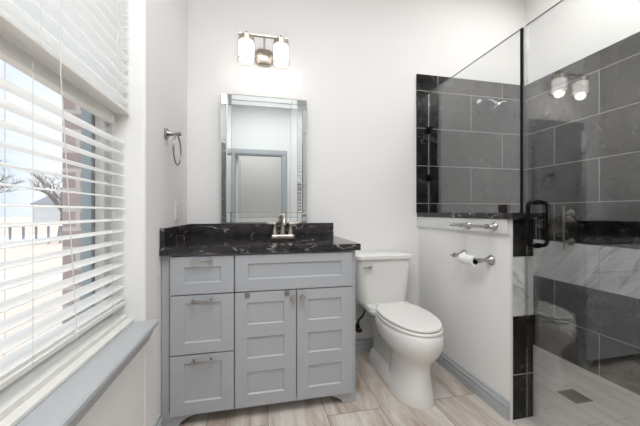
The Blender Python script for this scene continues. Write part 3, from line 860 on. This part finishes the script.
# seat ring + lid
def flat_egg(z0, z1, grow, mat_name, name, yf=-0.776, yb=-0.262, hw=0.184):
    bm = bmesh.new(); e = 0.006
    L = [egg(yf + e - grow * 0, yb - e, hw - e, z0), egg(yf, yb, hw, z0 + e * 0.6), egg(yf, yb, hw, z1 - e * 0.7), egg(yf + e * 0.8, yb - e * 0.8, hw - e * 0.8, z1)]
    loft(bm, L)
    return obj(name, bm, M[mat_name], to, smooth=True)
flat_egg(0.3995, 0.416, 0, 'seat', 'seat', -0.736, -0.275, 0.157)
flat_egg(0.4190, 0.436, 0, 'seat', 'lid', -0.731, -0.262, 0.153)
for sx in (-0.075, 0.075):
    bm = bmesh.new(); lathe(bm, [(0.012, 0), (0.014, 0.004), (0.014, 0.036), (0.012, 0.04)], (TX + sx - 0.02, -0.252, 0.418), (1, 0, 0), 14)
    obj('hinge', bm, M['seat'], to, smooth=True)
# tank
TKX = 1.314
bm = bmesh.new(); L = []
for k in range(11):
    s = k / 10; z = 0.408 + 0.308 * s
    fl = s ** 1.4
    hw = 0.186 + 0.012 * fl - (0.006 if k == 0 else 0)
    L.append(rrect(TKX - hw - 0.004, TKX + hw, -0.200 - 0.012 * fl, -0.022, 0.085 - 0.045 * s ** 0.7, z, 8))
loft(bm, L)
tk = obj('tank', bm, M['ceramic'], to, smooth=True)
bm = bmesh.new()
z0 = 0.7165
L = [rrect(TKX - 0.207, TKX + 0.207, -0.222, -0.016, 0.035, z0), rrect(TKX - 0.212, TKX + 0.213, -0.228, -0.012, 0.036, z0 + 0.007), rrect(TKX - 0.212, TKX + 0.213, -0.228, -0.012, 0.036, z0 + 0.026), rrect(TKX - 0.206, TKX + 0.207, -0.221, -0.016, 0.034, z0 + 0.032), rrect(TKX - 0.17, TKX + 0.17, -0.19, -0.04, 0.03, z0 + 0.035)]
loft(bm, L)
obj('tank_lid', bm, M['ceramic'], to, smooth=True)
bm = bmesh.new()
hx, hz = TKX - 0.118, 0.672
lathe(bm, [(0.013, 0), (0.013, 0.006), (0.008, 0.010), (0.006, 0.02)], (hx, -0.210, hz), (0, -1, 0), 16)
tube(bm, [(hx + 0.006, -0.230, hz), (hx - 0.02, -0.234, hz - 0.001), (hx - 0.058, -0.234, hz - 0.004)], [0.007, 0.006, 0.0045], 12)
obj('flush_lever', bm, M['pewter'], to, smooth=True)

vv = thing('water_shutoff_valve', 'metal shutoff valve with dark hose on the wall beside the toilet', 'valve', (1.10, 0, 0.21))
vx, vz = 1.172, 0.185
bm = bmesh.new()
lathe(bm, [(0.03, 0), (0.028, 0.006), (0.012, 0.009), (0.011, 0.03), (0.013, 0.034), (0.013, 0.05)], (vx, -0.001, vz), (0, -1, 0), 20)
tube(bm, [(vx, -0.04, vz - 0.012), (vx, -0.04, vz + 0.035)], 0.011, 14)
obj('valve_body', bm, M['iron'], vv, smooth=True)
bm = bmesh.new()
L = []
for y, k in ((-0.052, 0.8), (-0.060, 1.0), (-0.070, 1.0), (-0.076, 0.8)):
    L.append([(vx + 0.024 * k * math.cos(t), y, vz + 0.015 * k * math.sin(t)) for t in [2 * PI * q / 20 for q in range(20)]])
loft(bm, L); obj('valve_handle', bm, M['iron'], vv, smooth=True)
bm = bmesh.new()
tube(bm, [(vx, -0.04, vz + 0.035), (vx + 0.004, -0.045, vz + 0.07), (vx + 0.024, -0.07, vz + 0.105), (vx + 0.034, -0.085, vz + 0.14), (vx + 0.032, -0.09, vz + 0.170)], 0.0065, 12)
obj('supply_hose', bm, M['hose'], vv, smooth=True)
bm = bmesh.new(); lathe(bm, [(0.017, 0), (0.018, 0.018), (0.014, 0.022)], (vx + 0.032, -0.09, vz + 0.168), (0, 0, 1), 12)
obj('hose_nut', bm, M['hose'], vv)

# ================================================================== TOWEL BAR, PAPER HOLDER
tb = thing('towel_bar', 'short nickel towel bar on the white board of the half wall', 'towel bar', (HWX0 - 0.016, -0.66, 0.966))
wx = HWX0 - 0.0165; bz = 0.966
for y in (-0.575, -0.765):
    bm = bmesh.new()
    lathe(bm, [(0.021, 0), (0.021, 0.004), (0.014, 0.012), (0.009, 0.026), (0.0085, 0.038), (0.0125, 0.044), (0.0125, 0.058), (0.004, 0.062)], (wx, y, bz), (-1, 0, 0), 20)
    obj('post', bm, M['nickel'], tb, smooth=True)
bm = bmesh.new(); bx_ = wx - 0.051
tube(bm, [(bx_, -0.788, bz), (bx_, -0.500, bz)], 0.0082, 14)
for y in (-0.792, -0.500):
    s = -1 if y < -0.7 else 1
    lathe(bm, [(0.0065, 0), (0.010, 0.003), (0.010, 0.008), (0.007, 0.011), (0.0095, 0.016), (0.003, 0.022)], (bx_, y, bz), (0, s, 0), 14)
obj('bar', bm, M['nickel'], tb, smooth=True)

tp = thing('toilet_paper_holder', 'nickel toilet paper holder with two flared posts on the half wall', 'paper holder', (HWX0, -0.6, 0.785))
for y in (-0.515, -0.725):
    bm = bmesh.new()
    lathe(bm, [(0.028, 0), (0.028, 0.004), (0.022, 0.012), (0.013, 0.028), (0.009, 0.046), (0.009, 0.056), (0.0135, 0.062), (0.0135, 0.076), (0.006, 0.080)], (HWX0 - 0.0005, y, 0.783), (-1, 0, 0), 22)
    obj('post', bm, M['nickel'], tp, smooth=True)
bm = bmesh.new(); tube(bm, [(HWX0 - 0.068, -0.73, 0.783), (HWX0 - 0.068, -0.50, 0.783)], 0.0065, 12)
lathe(bm, [(0.007, 0), (0.011, 0.004), (0.009, 0.012), (0.003, 0.016)], (HWX0 - 0.068, -0.50, 0.783), (0, 1, 0), 12)
obj('roller', bm, M['nickel'], tp, smooth=True)
tpr = thing('toilet_paper_roll', 'nearly used up white toilet paper roll on the holder', 'paper roll', (HWX0 - 0.068, -0.62, 0.772))
bm = bmesh.new(); rz = 0.7725
lathe(bm, [(0.0185, 0), (0.029, 0), (0.029, 0.108), (0.0185, 0.108), (0.0185, 0)], (HWX0 - 0.068, -0.690, rz), (0, 1, 0), 28, cap=False)
obj('paper', bm, M['paper'], tpr, smooth=True)
bm = bmesh.new(); lathe(bm, [(0.0172, 0), (0.0183, 0), (0.0183, 0.1075), (0.0172, 0.1075), (0.0172, 0)], (HWX0 - 0.068, -0.6903, rz), (0, 1, 0), 28, cap=False)
obj('core', bm, M['cardboard'], tpr, smooth=True)

# ================================================================== SHOWER GLASS
GT = 1.972
sp_ = thing('shower_glass_panel', 'fixed clear glass panel standing on the half wall cap', 'glass panel', (GX, -0.42, 1.037))
bm = bmesh.new(); box(bm, GX - 0.005, GX + 0.005, -0.832, -0.0135, 1.0375, GT); obj('pane', bm, M['glass'], sp_)
bm = bmesh.new(); box(bm, GX - 0.0065, GX + 0.0065, -0.846, -0.8325, 1.0375, GT, 0.001); obj('edge_seal', bm, M['black'], sp_)
bm = bmesh.new(); box(bm, GX - 0.0045, GX + 0.0045, -0.0134, -0.0125, 1.0375, GT); obj('edge_line', bm, M['glass_edge'], sp_)
bm = bmesh.new(); box(bm, GX - 0.0045, GX + 0.0045, -0.832, -0.0135, GT, GT + 0.0012); obj('edge_line', bm, M['glass_edge'], sp_)
for z in (1.681, 1.311):
    bm = bmesh.new(); box(bm, GX - 0.012, GX + 0.012, -0.052, -0.0135, z - 0.024, z + 0.024, 0.003); box(bm, GX - 0.024, GX - 0.008, -0.020, -0.0125, z - 0.024, z + 0.024, 0.002)
    obj('wall_clamp', bm, M['black'], sp_)
bm = bmesh.new(); box(bm, GX - 0.013, GX + 0.013, -0.745, -0.700, 1.0368, 1.083, 0.003)
obj('glass_clamp', bm, M['bronze'], sp_)

sd = thing('shower_door', 'clear glass shower door with a black handle', 'door', (GX, -1.2, 0.02))
bm = bmesh.new(); box(bm, GX - 0.005, GX + 0.005, SHE + 0.01, -0.866, 0.02, GT); obj('pane', bm, M['glass'], sd)
bm = bmesh.new(); box(bm, GX - 0.0045, GX + 0.0045, -0.8655, -0.8485, 0.02, GT); obj('edge_seal', bm, M['seal'], sd)
bm = bmesh.new(); box(bm, GX - 0.0045, GX + 0.0045, SHE + 0.01, -0.866, GT, GT + 0.0012); obj('edge_line', bm, M['glass_edge'], sd)
for z in (0.35, 1.7):
    bm = bmesh.new(); box(bm, GX - 0.012, GX + 0.012, SHE + 0.0005, SHE + 0.06, z - 0.045, z + 0.045, 0.003); obj('hinge', bm, M['black'], sd)
bm = bmesh.new()
hy, z0, z1, off = -0.922, 0.880, 1.088, 0.056
def dpull(s):
    x0 = GX + s * 0.005; x1 = GX + s * off; r = 0.022
    p = [(x0, hy, z1)]
    for k in range(7):
        t = k / 6 * PI / 2; p.append((x1 - s * r + s * r * math.sin(t), hy, z1 - r + r * math.cos(t)))
    for k in range(7):
        t = k / 6 * PI / 2; p.append((x1 - s * r + s * r * math.cos(t), hy, z0 + r - r * math.sin(t)))
    p.append((x0, hy, z0)); return p
for s in (-1, 1):
    tube(bm, dpull(s), 0.0095, 16)
    for z in (z0, z1):
        lathe(bm, [(0.013, 0.0052), (0.013, 0.012), (0.0095, 0.013)], (GX, hy, z), (s, 0, 0), 18)
obj('handle', bm, M['black'], sd, smooth=True)

# ================================================================== SHOWER FITTINGS
sh = thing('overhead_shower', 'chrome shower head on an angled arm high on the tiled back wall', 'shower head', (2.22, -0.012, 1.935))
bm = bmesh.new()
lathe(bm, [(0.030, 0), (0.028, 0.006), (0.012, 0.010)], (2.225, -0.0125, 1.935), (0, -1, 0), 22)
tube(bm, [(2.225, -0.02, 1.935), (2.225, -0.085, 1.930), (2.226, -0.14, 1.905), (2.227, -0.17, 1.878)], 0.0095, 14)
obj('arm', bm, M['chrome'], sh, smooth=True)
bm = bmesh.new()
d = Vector((0.10, -0.62, -0.75)).normalized()
lathe(bm, [(0.010, -0.004), (0.016, 0.006), (0.014, 0.022), (0.030, 0.040), (0.050, 0.058), (0.055, 0.066), (0.052, 0.074), (0.004, 0.076)], (2.227, -0.170, 1.878), tuple(d), 28)
obj('head', bm, M['chrome'], sh, smooth=True)

vp = thing('shower_valve', 'dark round shower valve plate on the right tiled wall', 'shower valve', (RX, -0.345, 0.925))
bm = bmesh.new(); lathe(bm, [(0.088, 0), (0.086, 0.005), (0.060, 0.009), (0.045, 0.010), (0.028, 0.014), (0.026, 0.045), (0.010, 0.050)], (RX - 0.0003, -0.345, 0.925), (-1, 0, 0), 36)
obj('plate', bm, M['iron'], vp, smooth=True)
gb = thing('grab_bar', 'short vertical nickel grab bar on the right tiled shower wall', 'grab bar', (RX, -0.40, 0.93))
gy = -0.385
for z in (0.828, 1.035):
    bm = bmesh.new(); lathe(bm, [(0.028, 0), (0.026, 0.006), (0.012, 0.012), (0.0095, 0.03), (0.0095, 0.060), (0.013, 0.066)], (RX - 0.0003, gy, z), (-1, 0, 0), 20)
    obj('post', bm, M['nickel'], gb, smooth=True)
bm = bmesh.new(); tube(bm, [(RX - 0.070, gy, 0.775), (RX - 0.070, gy, 1.085)], 0.0065, 16)
obj('bar', bm, M['nickel'], gb, smooth=True)

dn = thing('shower_drain', 'square metal drain in the shower floor', 'drain', (2.285, -0.70, -0.05))
bm = bmesh.new()
dx0, dx1, dy0, dy1, dz = 2.225, 2.345, -0.755, -0.640, -0.0498
box(bm, dx0, dx1, dy0, dy1, dz, dz + 0.004, 0.001)
obj('drain_frame', bm, M['iron'], dn)
bm = bmesh.new()
box(bm, dx0 + 0.008, dx1 - 0.008, dy0 + 0.008, dy1 - 0.008, dz + 0.004, dz + 0.0045)
for k in range(9):
    x = dx0 + 0.014 + k * 0.0115
    box(bm, x - 0.0018, x + 0.0018, dy0 + 0.010, dy1 - 0.010, dz + 0.0045, dz + 0.0062)
obj('drain_grate', bm, M['black'], dn)

# ================================================================== OUTSIDE
bm = bmesh.new(); box(bm, -90, -0.30, -20, 110, -0.9, -0.45)
struct('ground', bm, M['lawn'], 'dry beige lawn outside the window')
def rot_box(bm, c, ang, lx, ly, z0, z1):
    ca, sa = math.cos(ang), math.sin(ang); P = []
    for sx in (-1, 1):
        for sy in (-1, 1):
            x, y = sx * lx / 2, sy * ly / 2
            P.append((c[0] + x * ca - y * sa, c[1] + x * sa + y * ca))
    vs = [bm.verts.new((p[0], p[1], z)) for p in P for z in (z0, z1)]
    for f in [(0, 1, 3, 2), (4, 6, 7, 5), (0, 4, 5, 1), (2, 3, 7, 6), (0, 2, 6, 4), (1, 5, 7, 3)]: bm.faces.new([vs[i] for i in f])
D = Vector((-0.55, 0.835)); A = math.atan2(D.y, D.x) - PI / 2     # view direction through the window
def at(dist, side=0): 
    n = Vector((D.y, -D.x)); p = Vector((0.45, -2.07)) + D * dist + n * side; return (p.x, p.y)
bm = bmesh.new(); rot_box(bm, at(24), A, 90, 7, -0.449, -0.43)
struct('ground_street', bm, M['concrete'], 'pale concrete street beyond the lawn')
bm = bmesh.new(); rot_box(bm, at(9.2), A, 60, 1.3, -0.449, -0.44)
struct('ground_path', bm, M['concrete'], 'pale concrete path crossing the lawn')
fn = thing('garden_fence', 'low white fence with dark pickets beyond the lawn', 'fence', (*at(19), -0.45))
bm = bmesh.new()
for z0, z1 in ((-0.28, -0.18), (0.38, 0.50)): rot_box(bm, at(19), A, 40, 0.06, z0, z1)
obj('rail', bm, M['fence_white'], fn)
bm = bmesh.new()
for k in range(-26, 27): rot_box(bm, at(19.06, k * 0.42), A, 0.09, 0.05, -0.45, 0.40)
obj('picket_row', bm, M['fence_dark'], fn)['kind'] = 'stuff'
def house(c, w, d_, h, label):
    t = thing('house', label, 'house', (*c, -0.45))
    bm = bmesh.new(); rot_box(bm, c, A, w, d_, -0.45, h); obj('wall', bm, M['siding'], t)
    bm = bmesh.new()
    ca, sa = math.cos(A), math.sin(A)
    def P(x, y, z): return bm.verts.new((c[0] + x * ca - y * sa, c[1] + x * sa + y * ca, z))
    a = [P(-w / 2 - .4, -d_ / 2 - .4, h), P(w / 2 + .4, -d_ / 2 - .4, h), P(w / 2 + .4, d_ / 2 + .4, h), P(-w / 2 - .4, d_ / 2 + .4, h), P(-w / 2 + 2, 0, h + 1.6), P(w / 2 - 2, 0, h + 1.6)]
    for f in ((0, 1, 5, 4), (1, 2, 5), (2, 3, 4, 5), (3, 0, 4), (3, 2, 1, 0)): bm.faces.new([a[i] for i in f])
    obj('roof', bm, M['roof'], t)
    for k in (-0.3, 0.05, 0.33):
        bm = bmesh.new(); n = Vector((D.y, -D.x)); q = Vector(c) + n * (k * w) - D * (d_ / 2 + 0.02)
        rot_box(bm, (q.x, q.y), A, 1.3, 0.06, 0.6, 1.9); obj('window', bm, M['fence_dark'], t)
house(at(52, -13), 14, 8, 2.3, 'pale low house far beyond the street, left in the window view')
house(at(58, 9), 16, 8, 2.2, 'pale low house far beyond the street, behind the brick edge')
def tree(c, h, label, seed):
    random.seed(seed)
    t = thing('bare_tree', label, 'tree', (*c, -0.45), 'bare trees outside the window')
    bm = bmesh.new(); base = Vector((c[0], c[1], -0.45))
    top = base + Vector((0.1, 0.1, h * 0.3))
    tube(bm, [base, top], [0.16, 0.12], 8)
    obj('trunk', bm, M['bark'], t)
    bm = bmesh.new()
    def br(p, d, L, r, lv):
        q = p + d * L * 0.5 + Vector([random.uniform(-.07, .07) * L for _ in range(3)])
        e = p + d * L
        tube(bm, [p, q, e], [r, r * 0.8, r * 0.6], 5, cap=False)
        if lv == 0: return
        for _ in range(3 if lv > 1 else 4):
            nd = (d + Vector((random.uniform(-.8, .8), random.uniform(-.8, .8), random.uniform(-.3, .5)))).normalized()
            br(e if random.random() < .6 else q, nd, L * random.uniform(.6, .8), r * 0.55, lv - 1)
    for k in range(5):
        a = k * 2 * PI / 5 + random.random()
        br(top, Vector((math.cos(a) * .8, math.sin(a) * .8, 0.75)).normalized(), h * 0.25, 0.075, 4)
    obj('branches', bm, M['bark'], t)
tree(at(21, -2.0), 5.2, 'bare tree by the white fence, left half of the window view', 3)
tree(at(24, 1.6), 4.8, 'bare tree by the white fence, close to the brick edge', 5)
tree(at(30, -5.2), 6.0, 'taller bare tree farthest left beyond the street', 8)
